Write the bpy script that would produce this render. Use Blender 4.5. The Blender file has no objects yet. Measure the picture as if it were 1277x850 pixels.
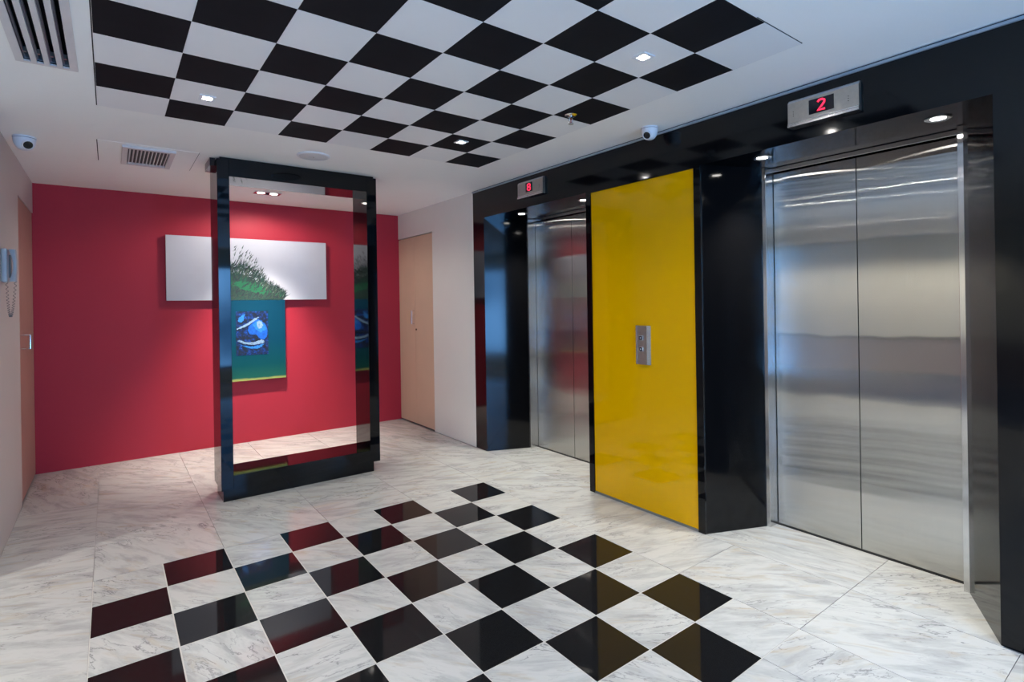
import bpy, bmesh, math, random
from mathutils import Vector, Matrix

random.seed(7)
sc = bpy.context.scene
COL = sc.collection

# ------------------------------------------------------------------ camera
T = 0.3                                             # one chessboard tile, metres
H = 2.471                                           # ceiling height
YAW, ROLL, FPX, CY = 0.641, -0.0155, 672.07, 376.93
CAM = Vector((0.087, -3.508, 1.3947))
fwd = Vector((math.sin(YAW), math.cos(YAW), 0))
rgt = Vector((math.cos(YAW), -math.sin(YAW), 0))
up = Vector((0, 0, 1))
r2 = rgt * math.cos(ROLL) + up * math.sin(ROLL)
u2 = -rgt * math.sin(ROLL) + up * math.cos(ROLL)
cam = bpy.data.cameras.new('camera')
cam.sensor_width = 36
cam.lens = FPX / 1277 * 36
cam.shift_y = -(425 - CY) / 1277
cam.clip_start = 0.02
camo = bpy.data.objects.new('camera', cam)
COL.objects.link(camo)
m = Matrix.Identity(4)
for i in range(3):
    m[i][0], m[i][1], m[i][2], m[i][3] = r2[i], u2[i], -fwd[i], CAM[i]
camo.matrix_world = m
sc.camera = camo

# ------------------------------------------------------------------ world, exposure, daylight portal
w = bpy.data.worlds.new('world')
sc.world = w
w.use_nodes = True
wb = w.node_tree.nodes['Background']
wb.inputs[1].default_value = 8.0
# broken cloud over a cool blue sky, the same in every direction
wt = w.node_tree
wc = wt.nodes.new('ShaderNodeTexCoord')
wn = wt.nodes.new('ShaderNodeTexNoise')
wn.inputs['Scale'].default_value = 7.0
wn.inputs['Detail'].default_value = 4
wt.links.new(wc.outputs['Generated'], wn.inputs['Vector'])
wr = wt.nodes.new('ShaderNodeValToRGB')
wr.color_ramp.elements[0].position = 0.38
wr.color_ramp.elements[0].color = (0.06, 0.20, 0.48, 1)
wr.color_ramp.elements[1].position = 0.66
wr.color_ramp.elements[1].color = (0.34, 0.86, 1.75, 1)
wt.links.new(wn.outputs['Fac'], wr.inputs[0])
wt.links.new(wr.outputs[0], wb.inputs[0])
sc.view_settings.view_transform = 'Standard'
sc.view_settings.look = 'None'
sc.view_settings.gamma = 1
sc.view_settings.use_curve_mapping = False
sc.view_settings.exposure = 1.06
sc.cycles.use_denoising = True
sc.cycles.max_bounces = 10
sc.cycles.diffuse_bounces = 6
sc.cycles.glossy_bounces = 6
sc.cycles.sample_clamp_indirect = 6
sc.cycles.caustics_reflective = False
sc.cycles.caustics_refractive = False

# main dimensions
XE = 2.914          # face of the elevator wall
XD = 3.39           # plane of the elevator doors
YR = 2.58           # red wall
XL = -0.429         # left wall
YB = -6.0           # window wall behind the camera
XF = -5.2           # far wall of the side lobby
ZL = 2.195          # soffit of the elevator alcoves
WX0, WX1, WZ0, WZ1 = 0.1, 2.15, 0.25, 2.15          # window behind the camera
pl = bpy.data.lights.new('window_portal', 'AREA')
pl.shape = 'RECTANGLE'
pl.size, pl.size_y = WX1 - WX0, WZ1 - WZ0
pl.cycles.is_portal = True
po = bpy.data.objects.new('window_portal', pl)
COL.objects.link(po)
po.location = ((WX0 + WX1) / 2, YB - 0.06, (WZ0 + WZ1) / 2)
po.rotation_euler = (math.radians(90), 0, 0)         # shines towards +Y, into the room


# ------------------------------------------------------------------ materials
def lin(c):
    c = c / 255
    return c / 12.92 if c <= 0.04045 else ((c + 0.055) / 1.055) ** 2.4


def rgb(r, g, b):
    return (lin(r), lin(g), lin(b), 1)


MATS = {}


def mat(name, col, rough=0.5, metal=0.0, spec=0.5, ior=1.5, coat=0.0, var=0.0, vscale=6.0, bump=0.0, bscale=40.0, emit=None, estr=0.0):
    if name in MATS:
        return MATS[name]
    M = bpy.data.materials.new(name)
    M.use_nodes = True
    nt = M.node_tree
    b = nt.nodes['Principled BSDF']
    b.inputs['Base Color'].default_value = col
    b.inputs['Roughness'].default_value = rough
    b.inputs['Metallic'].default_value = metal
    b.inputs['Specular IOR Level'].default_value = spec
    b.inputs['IOR'].default_value = ior
    b.inputs['Coat Weight'].default_value = coat
    b.inputs['Coat Roughness'].default_value = 0.03
    tc = nt.nodes.new('ShaderNodeTexCoord')
    if var > 0:
        n = nt.nodes.new('ShaderNodeTexNoise')
        n.inputs['Scale'].default_value = vscale
        n.inputs['Detail'].default_value = 4
        nt.links.new(tc.outputs['Object'], n.inputs['Vector'])
        r = nt.nodes.new('ShaderNodeValToRGB')
        r.color_ramp.elements[0].position = 0.3
        r.color_ramp.elements[1].position = 0.7
        for e, k in zip(r.color_ramp.elements, (1 - var, 1 + var)):
            e.color = (min(1, col[0] * k), min(1, col[1] * k), min(1, col[2] * k), 1)
        nt.links.new(n.outputs['Fac'], r.inputs[0])
        nt.links.new(r.outputs[0], b.inputs['Base Color'])
    if bump > 0:
        n2 = nt.nodes.new('ShaderNodeTexNoise')
        n2.inputs['Scale'].default_value = bscale
        n2.inputs['Detail'].default_value = 3
        nt.links.new(tc.outputs['Object'], n2.inputs['Vector'])
        bp = nt.nodes.new('ShaderNodeBump')
        bp.inputs['Strength'].default_value = bump
        bp.inputs['Distance'].default_value = 0.002
        nt.links.new(n2.outputs['Fac'], bp.inputs['Height'])
        nt.links.new(bp.outputs['Normal'], b.inputs['Normal'])
    if emit:
        b.inputs['Emission Color'].default_value = emit
        b.inputs['Emission Strength'].default_value = estr
    MATS[name] = M
    return M


def marble(name, base, vein, warm, rough=0.06):
    M = bpy.data.materials.new(name)
    M.use_nodes = True
    nt = M.node_tree
    N, L = nt.nodes, nt.links
    b = N['Principled BSDF']
    b.inputs['Roughness'].default_value = rough
    b.inputs['IOR'].default_value = 1.45
    b.inputs['Specular IOR Level'].default_value = 0.35
    tc = N.new('ShaderNodeTexCoord')
    oi = N.new('ShaderNodeObjectInfo')
    off = N.new('ShaderNodeVectorMath')
    off.operation = 'MULTIPLY_ADD'
    cx = N.new('ShaderNodeCombineXYZ')
    for k in range(3):
        L.new(oi.outputs['Random'], cx.inputs[k])
    L.new(cx.outputs[0], off.inputs[0])
    off.inputs[1].default_value = (37, 91, 53)
    L.new(tc.outputs['Object'], off.inputs[2])
    # direction of the veining differs from slab to slab
    vr = N.new('ShaderNodeVectorRotate')
    vr.rotation_type = 'Z_AXIS'
    mr = N.new('ShaderNodeMapRange')
    mr.inputs['To Min'].default_value = 0.1
    mr.inputs['To Max'].default_value = 1.25
    L.new(oi.outputs['Random'], mr.inputs['Value'])
    L.new(mr.outputs[0], vr.inputs['Angle'])
    L.new(off.outputs[0], vr.inputs['Vector'])
    mp = N.new('ShaderNodeMapping')
    mp.inputs['Scale'].default_value = (1.1, 4.2, 1)
    L.new(vr.outputs[0], mp.inputs['Vector'])
    # domain warp
    nw = N.new('ShaderNodeTexNoise')
    nw.inputs['Scale'].default_value = 2.2
    nw.inputs['Detail'].default_value = 5
    L.new(mp.outputs[0], nw.inputs['Vector'])
    wa = N.new('ShaderNodeVectorMath')
    wa.operation = 'MULTIPLY_ADD'
    L.new(nw.outputs['Color'], wa.inputs[0])
    wa.inputs[1].default_value = (0.7, 0.7, 0.7)
    L.new(mp.outputs[0], wa.inputs[2])
    # soft clouds
    n1 = N.new('ShaderNodeTexNoise')
    n1.inputs['Scale'].default_value = 3.4
    n1.inputs['Detail'].default_value = 7
    n1.inputs['Roughness'].default_value = 0.62
    L.new(wa.outputs[0], n1.inputs['Vector'])
    r1 = N.new('ShaderNodeValToRGB')
    r1.color_ramp.elements[0].position = 0.34
    r1.color_ramp.elements[0].color = tuple(0.66 * a + 0.34 * c for a, c in zip(base, vein))
    r1.color_ramp.elements[1].position = 0.56
    r1.color_ramp.elements[1].color = base
    L.new(n1.outputs['Fac'], r1.inputs[0])
    # thin veins: ridge of a noise
    n2 = N.new('ShaderNodeTexNoise')
    n2.inputs['Scale'].default_value = 2.4
    n2.inputs['Detail'].default_value = 6
    n2.inputs['Roughness'].default_value = 0.55
    L.new(wa.outputs[0], n2.inputs['Vector'])
    s = N.new('ShaderNodeMath')
    s.operation = 'SUBTRACT'
    s.inputs[1].default_value = 0.5
    L.new(n2.outputs['Fac'], s.inputs[0])
    a = N.new('ShaderNodeMath')
    a.operation = 'ABSOLUTE'
    L.new(s.outputs[0], a.inputs[0])
    rv = N.new('ShaderNodeMapRange')
    rv.inputs['From Min'].default_value = 0.0
    rv.inputs['From Max'].default_value = 0.013
    rv.inputs['To Min'].default_value = 0.75
    rv.inputs['To Max'].default_value = 0.0
    L.new(a.outputs[0], rv.inputs['Value'])
    # veins fade in and out
    n3 = N.new('ShaderNodeTexNoise')
    n3.inputs['Scale'].default_value = 2.5
    L.new(off.outputs[0], n3.inputs['Vector'])
    r3 = N.new('ShaderNodeMapRange')
    r3.inputs['From Min'].default_value = 0.40
    r3.inputs['From Max'].default_value = 0.65
    L.new(n3.outputs['Fac'], r3.inputs['Value'])
    mu = N.new('ShaderNodeMath')
    mu.operation = 'MULTIPLY'
    L.new(rv.outputs[0], mu.inputs[0])
    L.new(r3.outputs[0], mu.inputs[1])
    mx = N.new('ShaderNodeMix')
    mx.data_type = 'RGBA'
    L.new(mu.outputs[0], mx.inputs['Factor'])
    L.new(r1.outputs[0], mx.inputs[6])
    mx.inputs[7].default_value = vein
    # warm blotches
    n4 = N.new('ShaderNodeTexNoise')
    n4.inputs['Scale'].default_value = 4.5
    n4.inputs['Detail'].default_value = 4
    L.new(wa.outputs[0], n4.inputs['Vector'])
    r4 = N.new('ShaderNodeMapRange')
    r4.inputs['From Min'].default_value = 0.56
    r4.inputs['From Max'].default_value = 0.78
    r4.inputs['To Max'].default_value = 0.5
    L.new(n4.outputs['Fac'], r4.inputs['Value'])
    mx2 = N.new('ShaderNodeMix')
    mx2.data_type = 'RGBA'
    L.new(r4.outputs[0], mx2.inputs['Factor'])
    L.new(mx.outputs[2], mx2.inputs[6])
    mx2.inputs[7].default_value = warm
    L.new(mx2.outputs[2], b.inputs['Base Color'])
    MATS[name] = M
    return M


def steel(name, base, r_long, r_short, wav=0.0):
    """stainless steel brushed vertically: highlights are drawn out sideways"""
    M = bpy.data.materials.new(name)
    M.use_nodes = True
    nt = M.node_tree
    N, L = nt.nodes, nt.links
    N.remove(N['Principled BSDF'])
    g = N.new('ShaderNodeBsdfAnisotropic')
    g.distribution = 'GGX'
    # sharp along the tangent (vertical), broad across it
    g.inputs['Roughness'].default_value = math.sqrt(r_long * r_short)
    g.inputs['Anisotropy'].default_value = 1 - r_short / r_long
    cx = N.new('ShaderNodeCombineXYZ')
    cx.inputs[2].default_value = 1.0
    L.new(cx.outputs[0], g.inputs['Tangent'])
    tc = N.new('ShaderNodeTexCoord')
    mp = N.new('ShaderNodeMapping')
    mp.inputs['Scale'].default_value = (600, 600, 3)
    L.new(tc.outputs['Object'], mp.inputs['Vector'])
    n = N.new('ShaderNodeTexNoise')
    n.inputs['Scale'].default_value = 1.0
    n.inputs['Detail'].default_value = 2
    L.new(mp.outputs[0], n.inputs['Vector'])
    rp = N.new('ShaderNodeValToRGB')
    rp.color_ramp.elements[0].position = 0.3
    rp.color_ramp.elements[0].color = tuple(0.93 * c for c in base[:3]) + (1,)
    rp.color_ramp.elements[1].position = 0.7
    rp.color_ramp.elements[1].color = base
    L.new(n.outputs['Fac'], rp.inputs[0])
    L.new(rp.outputs[0], g.inputs['Color'])
    if wav > 0:
        mp2 = N.new('ShaderNodeMapping')
        mp2.inputs['Scale'].default_value = (3.0, 3.4, 1.2)
        L.new(tc.outputs['Object'], mp2.inputs['Vector'])
        nw = N.new('ShaderNodeTexNoise')
        nw.inputs['Scale'].default_value = 1.0
        nw.inputs['Detail'].default_value = 1
        L.new(mp2.outputs[0], nw.inputs['Vector'])
        bp = N.new('ShaderNodeBump')
        bp.inputs['Strength'].default_value = 1.0
        bp.inputs['Distance'].default_value = wav
        L.new(nw.outputs['Fac'], bp.inputs['Height'])
        L.new(bp.outputs['Normal'], g.inputs['Normal'])
    L.new(g.outputs[0], N['Material Output'].inputs['Surface'])
    MATS[name] = M
    return M


def lampmat(name, col, s):
    M = bpy.data.materials.new(name)
    M.use_nodes = True
    nt = M.node_tree
    nt.nodes.remove(nt.nodes['Principled BSDF'])
    e = nt.nodes.new('ShaderNodeEmission')
    e.inputs[0].default_value = col
    e.inputs[1].default_value = s
    nt.links.new(e.outputs[0], nt.nodes['Material Output'].inputs[0])
    return M


CEIL = mat('ceiling_paint', rgb(246, 246, 244), 0.6, var=0.012, vscale=1.5)
CWHITE = mat('ceiling_white_tile', rgb(236, 237, 238), 0.45, var=0.012, vscale=3)
CBLACK = mat('ceiling_black_tile', rgb(32, 32, 35), 0.6, spec=0.04, var=0.15, vscale=5)
RED = mat('red_paint', rgb(176, 41, 56), 0.55, spec=0.3, var=0.03, vscale=1.2, bump=0.08, bscale=90)
BEIGE = mat('beige_paint', rgb(232, 231, 224), 0.6, var=0.015, vscale=2)
LOBBY = mat('lobby_paint', rgb(230, 224, 206), 0.6, var=0.02, vscale=2)
BLACK = mat('black_polished', (0.0035, 0.0035, 0.004, 1), 0.09, ior=1.45, spec=0.38, bump=0.02, bscale=3)
BLACKL = mat('black_lacquer', (0.0035, 0.0035, 0.004, 1), 0.05, ior=1.45, spec=0.35, bump=0.03, bscale=4)
YELLOW = mat('yellow_glass', rgb(224, 170, 0), 0.06, ior=1.45, spec=0.3)
SEAM = mat('seam_dark', rgb(28, 27, 27), 0.8, var=0.1)
GROUTW = mat('grout_light', rgb(192, 187, 178), 0.6, var=0.05, vscale=20)
GROUT = mat('grout_grey', rgb(150, 146, 142), 0.7, var=0.08, vscale=20)
MARB = marble('marble_white', rgb(190, 189, 184), rgb(88, 87, 92), rgb(178, 158, 126))
MBLACK = mat('granite_black', (0.009, 0.009, 0.0095, 1), 0.05, ior=1.45, spec=0.33, var=0.3, vscale=60)
STEEL = steel('steel_door', (0.60, 0.595, 0.57, 1), 0.45, 0.032, 0.002)
STEELJ = steel('steel_jamb', (0.66, 0.66, 0.66, 1), 0.30, 0.10)
STEELP = mat('steel_plate', (0.50, 0.48, 0.45, 1), 0.36, metal=1.0, var=0.05, vscale=60)
STEELB = mat('steel_bright', (0.75, 0.75, 0.77, 1), 0.25, metal=1.0, var=0.03, vscale=40)
CHROME = mat('chrome', (0.8, 0.8, 0.8, 1), 0.1, metal=1.0, var=0.03, vscale=30)
WOOD = mat('door_maple', rgb(212, 184, 158), 0.5, var=0.03, vscale=3)
WOODL = mat('door_rose', rgb(172, 132, 120), 0.5, var=0.04, vscale=3)
PLASTIC = mat('white_plastic', rgb(226, 228, 232), 0.35, var=0.01)
VENTW = mat('vent_white', rgb(214, 210, 210), 0.45, var=0.03, vscale=12)
DARK = mat('dark_void', rgb(14, 14, 16), 0.8, var=0.2)
METALG = mat('galvanised', rgb(120, 130, 140), 0.45, metal=0.8, var=0.1, vscale=30)
LENS = mat('lens_black', (0.01, 0.01, 0.012, 1), 0.1, var=0.2)
SCREEN = mat('display_black', (0.008, 0.008, 0.012, 1), 0.12, var=0.1)
REDLED = lampmat('red_led', (1.0, 0.02, 0.06, 1), 1.6)
LAMPW = lampmat('lamp_white', (1.0, 0.96, 0.90, 1), 14.0)
LAMPS = lampmat('lamp_small', (1.0, 0.97, 0.92, 1), 180.0)


# ------------------------------------------------------------------ mesh helpers
def box(bm, x0, x1, y0, y1, z0, z1):
    vs = [bm.verts.new((x, y, z)) for z in (min(z0, z1), max(z0, z1)) for y in (min(y0, y1), max(y0, y1)) for x in (min(x0, x1), max(x0, x1))]
    for f in ((0, 2, 3, 1), (4, 5, 7, 6), (0, 1, 5, 4), (2, 6, 7, 3), (0, 4, 6, 2), (1, 3, 7, 5)):
        bm.faces.new([vs[i] for i in f])


def prism(bm, pts, z0, z1):
    """plan polygon extruded in z"""
    n = len(pts)
    a = [bm.verts.new((p[0], p[1], z0)) for p in pts]
    b = [bm.verts.new((p[0], p[1], z1)) for p in pts]
    bm.faces.new(a[::-1])
    bm.faces.new(b)
    for i in range(n):
        j = (i + 1) % n
        bm.faces.new((a[i], a[j], b[j], b[i]))


def lathe(bm, prof, c, seg=32, mx=None):
    """profile of (radius, height) revolved round z at c; mx = rotation"""
    rings = []
    for r, h in prof:
        if r < 1e-6:
            rings.append([bm.verts.new(Vector((0, 0, h)))])
        else:
            rings.append([bm.verts.new(Vector((r * math.cos(2 * math.pi * i / seg), r * math.sin(2 * math.pi * i / seg), h))) for i in range(seg)])
    for A, B in zip(rings, rings[1:]):
        for i in range(seg):
            j = (i + 1) % seg
            if len(A) == 1 and len(B) == 1:
                continue
            if len(A) == 1:
                bm.faces.new((A[0], B[j], B[i]))
            elif len(B) == 1:
                bm.faces.new((A[i], A[j], B[0]))
            else:
                bm.faces.new((A[i], A[j], B[j], B[i]))
    for R in rings:
        for v in R:
            v.co = (mx @ v.co if mx else v.co) + Vector(c)


def tube(bm, pts, r, seg=8):
    pts = [Vector(p) for p in pts]
    rings = []
    prev = None
    for i, p in enumerate(pts):
        d = (pts[min(i + 1, len(pts) - 1)] - pts[max(i - 1, 0)]).normalized()
        if prev is None:
            prev = d.orthogonal().normalized()
        n = (prev - d * prev.dot(d))
        if n.length < 1e-6:
            n = d.orthogonal()
        n.normalize()
        prev = n
        b = d.cross(n)
        rings.append([bm.verts.new(p + r * (math.cos(2 * math.pi * k / seg) * n + math.sin(2 * math.pi * k / seg) * b)) for k in range(seg)])
    for A, B in zip(rings, rings[1:]):
        for k in range(seg):
            bm.faces.new((A[k], A[(k + 1) % seg], B[(k + 1) % seg], B[k]))
    bm.faces.new(rings[0][::-1])
    bm.faces.new(rings[-1])


def wloc(o):
    p = Vector((0, 0, 0))
    while o is not None:
        p += o.location
        o = o.parent
    return p


def obj(name, bm, material, parent=None, origin=None, smooth=False, bevel=0.0, bseg=2):
    """bm is in world coordinates; the object's origin goes to `origin` (else the parent's)"""
    base = wloc(parent) if parent else Vector((0, 0, 0))
    o0 = Vector(origin) if origin is not None else base
    bmesh.ops.recalc_face_normals(bm, faces=bm.faces[:])
    for v in bm.verts:
        v.co -= o0
    me = bpy.data.meshes.new(name)
    bm.to_mesh(me)
    bm.free()
    for mm in (material if isinstance(material, (list, tuple)) else [material]):
        me.materials.append(mm)
    if smooth:
        for p in me.polygons:
            p.use_smooth = True
        try:
            me.set_sharp_from_angle(angle=math.radians(40))
        except Exception:
            pass
    o = bpy.data.objects.new(name, me)
    COL.objects.link(o)
    o.parent = parent
    o.location = o0 - base
    if bevel > 0:
        md = o.modifiers.new('bevel', 'BEVEL')
        md.width = bevel
        md.segments = bseg
        md.limit_method = 'ANGLE'
    return o


def boxo(name, material, parent, x0, x1, y0, y1, z0, z1, **k):
    bm = bmesh.new()
    box(bm, x0, x1, y0, y1, z0, z1)
    return obj(name, bm, material, parent, **k)


def thing(name, loc, label, cat, group=None, kind=None):
    o = bpy.data.objects.new(name, None)
    COL.objects.link(o)
    o.empty_display_size = 0.05
    o.location = loc
    return tag(o, label, cat, group, kind)


def tag(o, label=None, cat=None, group=None, kind=None):
    if label:
        o['label'] = label
    if cat:
        o['category'] = cat
    if group:
        o['group'] = group
    if kind:
        o['kind'] = kind
    return o


def struct(o, label=None, cat=None):
    return tag(o, label, cat, None, 'structure')


def copy_of(o, parent, loc):
    c = o.copy()
    COL.objects.link(c)
    c.parent = parent
    c.location = loc
    return c


def spot(name, parent, loc, energy, angle, blend, target=None, col=(1, 0.95, 0.88), radius=0.04):
    l = bpy.data.lights.new(name, 'SPOT')
    l.energy = energy
    l.spot_size = math.radians(angle)
    l.spot_blend = blend
    l.shadow_soft_size = radius
    l.color = col
    o = bpy.data.objects.new(name, l)
    COL.objects.link(o)
    o.parent = parent
    o.location = Vector(loc) - (wloc(parent) if parent else Vector((0, 0, 0)))
    d = (Vector(target) - Vector(loc)) if target else Vector((0, 0, -1))
    o.rotation_euler = d.to_track_quat('-Z', 'Y').to_euler()
    return o


# ================================================================== FLOOR
bm = bmesh.new()
box(bm, XF - 0.1, 3.6, YB - 0.1, YR + 0.1, -0.12, -0.004)
floor = struct(obj('floor', bm, GROUT), 'white veined marble floor with an inlaid black and white chessboard', 'floor')
boxo('grout_bed', GROUTW, floor, 0, 8 * T, -8 * T, 0, -0.004, -0.0012)
G = 0.0028
tile_mesh = {}
for kind, material, nm in (('w', MARB, 'marble_tile'), ('b', MBLACK, 'granite_tile')):
    bm = bmesh.new()
    box(bm, G, T - G, -T + G, -G, -0.003, 0)
    tile_mesh[kind] = obj(nm, bm, material, floor)
first = {'w': True, 'b': True}
for r in range(8):
    for c in range(8):
        k = 'b' if (r + c) % 2 else 'w'
        if first[k]:
            first[k] = False
            tile_mesh[k].location = (c * T, -r * T, 0)
        else:
            copy_of(tile_mesh[k], floor, (c * T, -r * T, 0))


def slab(x0, x1, y0, y1, g=0.0013):
    boxo('marble_slab', MARB, floor, x0 + g, x1 - g, y0 + g, y1 - g, -0.0035, 0, origin=((x0 + x1) / 2, (y0 + y1) / 2, 0))


xs = [0, 0.6, 1.2, 1.8, 2.4]
ys = [0, 0.5, 1.1, 1.7, YR]
for a, b_ in zip(xs, xs[1:]):
    for c, d in zip(ys, ys[1:]):
        slab(a, b_, c, d)
for c, d in ((1.4, YR), (0.2, 1.4), (-1.0, 0.2), (-2.4, -1.0)):
    slab(XL, 0, c, d)
yy = [YR, 1.7, 1.1, 0.5, 0, -0.6, -1.2, -1.8, -2.4, -3.0, -3.6]
for a, b_ in zip(yy, yy[1:]):
    slab(2.4, 2.905, b_, a)
for a, b_ in ((0.89, 0.0), (0.0, -0.66), (-1.62, -2.4), (-2.4, -2.95)):
    slab(2.905, XD + 0.02, b_, a)
for a, b_ in zip([XL, 0.3, 0.9, 1.5, 2.1], [0.3, 0.9, 1.5, 2.1, 2.4]):
    slab(a, b_, -3.0, -2.4)
    slab(a, b_, -3.6, -3.0)
for a, b_ in ((-5.2, -2.2), (-2.2, XL), (XL, 1.2), (1.2, XE)):
    slab(a, b_, -6.0, -3.6)
for a, b_ in ((-5.2, -2.2), (-2.2, XL)):
    slab(a, b_, -3.6, -1.6)
    slab(a, b_, -1.6, 0.35)

# ================================================================== CEILING
CX0, CY0, TX, TY = 0.0466, 0.0752, 0.3, 0.3122       # chessboard on the ceiling
VX0, VX1, VY0, VY1 = -0.205, -0.032, -1.45, -0.413    # slot diffuser hole
bm = bmesh.new()
box(bm, XF - 0.1, VX0, YB - 0.1, YR + 0.1, H, H + 0.1)
box(bm, VX1, 3.6, YB - 0.1, YR + 0.1, H, H + 0.1)
box(bm, VX0, VX1, YB - 0.1, VY0, H, H + 0.1)
box(bm, VX0, VX1, VY1, YR + 0.1, H, H + 0.1)
ceiling = struct(obj('ceiling', bm, CEIL), 'white painted ceiling with a flush chessboard of black and white panels', 'ceiling')
ct = {}
for kind, material, nm in (('w', CWHITE, 'white_panel'), ('b', CBLACK, 'black_panel')):
    bm = bmesh.new()
    g = 0.0006
    box(bm, g, TX - g, -TY + g, -g, -0.0018, 0.004)
    ct[kind] = obj(nm, bm, material, ceiling)
first = {'w': True, 'b': True}
for r in range(8):
    for c in range(8):
        k = 'b' if (r + c) % 2 else 'w'
        loc = (CX0 + c * TX, CY0 - r * TY, H)
        if first[k]:
            first[k] = False
            ct[k].location = loc
        else:
            copy_of(ct[k], ceiling, loc)
# open dark joints along the sides of the panel field
bx1, by1 = CX0 + 8 * TX, CY0 - 8 * TY
boxo('joint', SEAM, ceiling, CX0 - 0.005, CX0 - 0.0008, by1, CY0, H - 0.0008, H + 0.004)
boxo('joint', SEAM, ceiling, bx1 - 0.36, bx1, by1 - 0.005, by1 - 0.001, H - 0.0008, H + 0.004)
boxo('joint', mat('seam_grey', rgb(150, 150, 150), 0.8, var=0.05), ceiling, CX0, bx1, CY0 + 0.0004, CY0 + 0.002, H - 0.0008, H + 0.004)
boxo('joint', MATS['seam_grey'], ceiling, bx1 + 0.0004, bx1 + 0.002, by1, CY0, H - 0.0008, H + 0.004)

# ================================================================== WALLS
struct(boxo('wall_back', RED, None, XL - 0.1, XE + 0.1, YR, YR + 0.1, 0, H), 'crimson red painted end wall behind the two paintings', 'wall')
DLY0 = 1.66      # left wall wooden door starts here and runs to the red wall
DLZ = 2.215
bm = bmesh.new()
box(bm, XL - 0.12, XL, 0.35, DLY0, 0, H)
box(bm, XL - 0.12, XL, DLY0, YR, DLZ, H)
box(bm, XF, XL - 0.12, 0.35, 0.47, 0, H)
struct(obj('wall_left', bm, mat('beige_paint_dimmed', rgb(198, 190, 185), 0.6, var=0.015, vscale=2)), 'pale beige side wall with the wall telephone', 'wall')  # beige darkened to stand in for the dimmer light on this wall
CDY0, CDZ = 1.722, 2.182                 # cupboard doors in the beige wall on the right
bm = bmesh.new()
box(bm, XE, XE + 0.12, 0.89, CDY0, 0, H)
box(bm, XE, XE + 0.12, CDY0, YR, CDZ, H)
box(bm, XE + 0.06, XE + 0.12, CDY0, YR, 0, CDZ)
struct(obj('wall_right', bm, BEIGE), 'pale beige wall between the red wall and the black elevator surround', 'wall')
struct(boxo('wall_right_rear', LOBBY, None, XE, XE + 0.12, YB, -3.7, 0, H), 'pale wall past the elevators', 'wall')
# side lobby (seen only as a reflection in the steel doors)
struct(boxo('wall_lobby', LOBBY, None, XF - 0.1, XF, YB, 0.47, 0, H), 'pale far wall of the side lobby', 'wall')
boxo('wainscot', mat('wainscot_brown', rgb(140, 122, 116), 0.5, var=0.05), bpy.data.objects['wall_lobby'], XF, XF + 0.012, YB, 0.35, 0, 0.60)
boxo('dado_rail', mat('dado_dark', rgb(60, 54, 50), 0.5, var=0.05), bpy.data.objects['wall_lobby'], XF, XF + 0.03, YB, 0.35, 0.60, 0.66)
tag(boxo('carpet', mat('carpet_blue', rgb(44, 54, 74), 0.95, var=0.15, vscale=80, bump=0.4, bscale=300), None, XF + 0.05, -1.75, -5.6, 0.30, 0.0005, 0.008), 'dark blue carpet on the side lobby floor', 'carpet')
bm = bmesh.new()
box(bm, XF - 0.1, WX0, YB - 0.12, YB, 0, H)
box(bm, WX1, XE + 0.12, YB - 0.12, YB, 0, H)
box(bm, WX0, WX1, YB - 0.12, YB, 0, WZ0)
box(bm, WX0, WX1, YB - 0.12, YB, WZ1, H)
struct(obj('wall_front', bm, LOBBY), 'pale wall with the daylight window behind the viewer', 'wall')
win = thing('window_1', (WX0, YB, WZ0), 'tall daylight window behind the viewer', 'window', kind='structure')
bm = bmesh.new()
f = 0.05
box(bm, WX0, WX1, YB - 0.1, YB - 0.02, WZ0, WZ0 + f)
box(bm, WX0, WX1, YB - 0.1, YB - 0.02, WZ1 - f, WZ1)
box(bm, WX0, WX0 + f, YB - 0.1, YB - 0.02, WZ0 + f, WZ1 - f)
box(bm, WX1 - f, WX1, YB - 0.1, YB - 0.02, WZ0 + f, WZ1 - f)
box(bm, (WX0 + WX1) / 2 - 0.02, (WX0 + WX1) / 2 + 0.02, YB - 0.1, YB - 0.02, WZ0 + f, WZ1 - f)
obj('window_frame', bm, STEELP, win)
glass = bpy.data.materials.new('window_glass')
glass.use_nodes = True
nt = glass.node_tree
nt.nodes.remove(nt.nodes['Principled BSDF'])
tr = nt.nodes.new('ShaderNodeBsdfTransparent')
tr.inputs[0].default_value = (0.9, 0.95, 0.97, 1)
gl = nt.nodes.new('ShaderNodeBsdfGlossy')
gl.inputs['Roughness'].default_value = 0.02
mxs = nt.nodes.new('ShaderNodeMixShader')
mxs.inputs[0].default_value = 0.06
nt.links.new(tr.outputs[0], mxs.inputs[1])
nt.links.new(gl.outputs[0], mxs.inputs[2])
nt.links.new(mxs.outputs[0], nt.nodes['Material Output'].inputs[0])
xm = (WX0 + WX1) / 2
boxo('pane', glass, win, WX0 + f, xm - 0.02, YB - 0.064, YB - 0.058, WZ0 + f, WZ1 - f)
boxo('pane', glass, win, xm + 0.02, WX1 - f, YB - 0.064, YB - 0.058, WZ0 + f, WZ1 - f)

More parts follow.
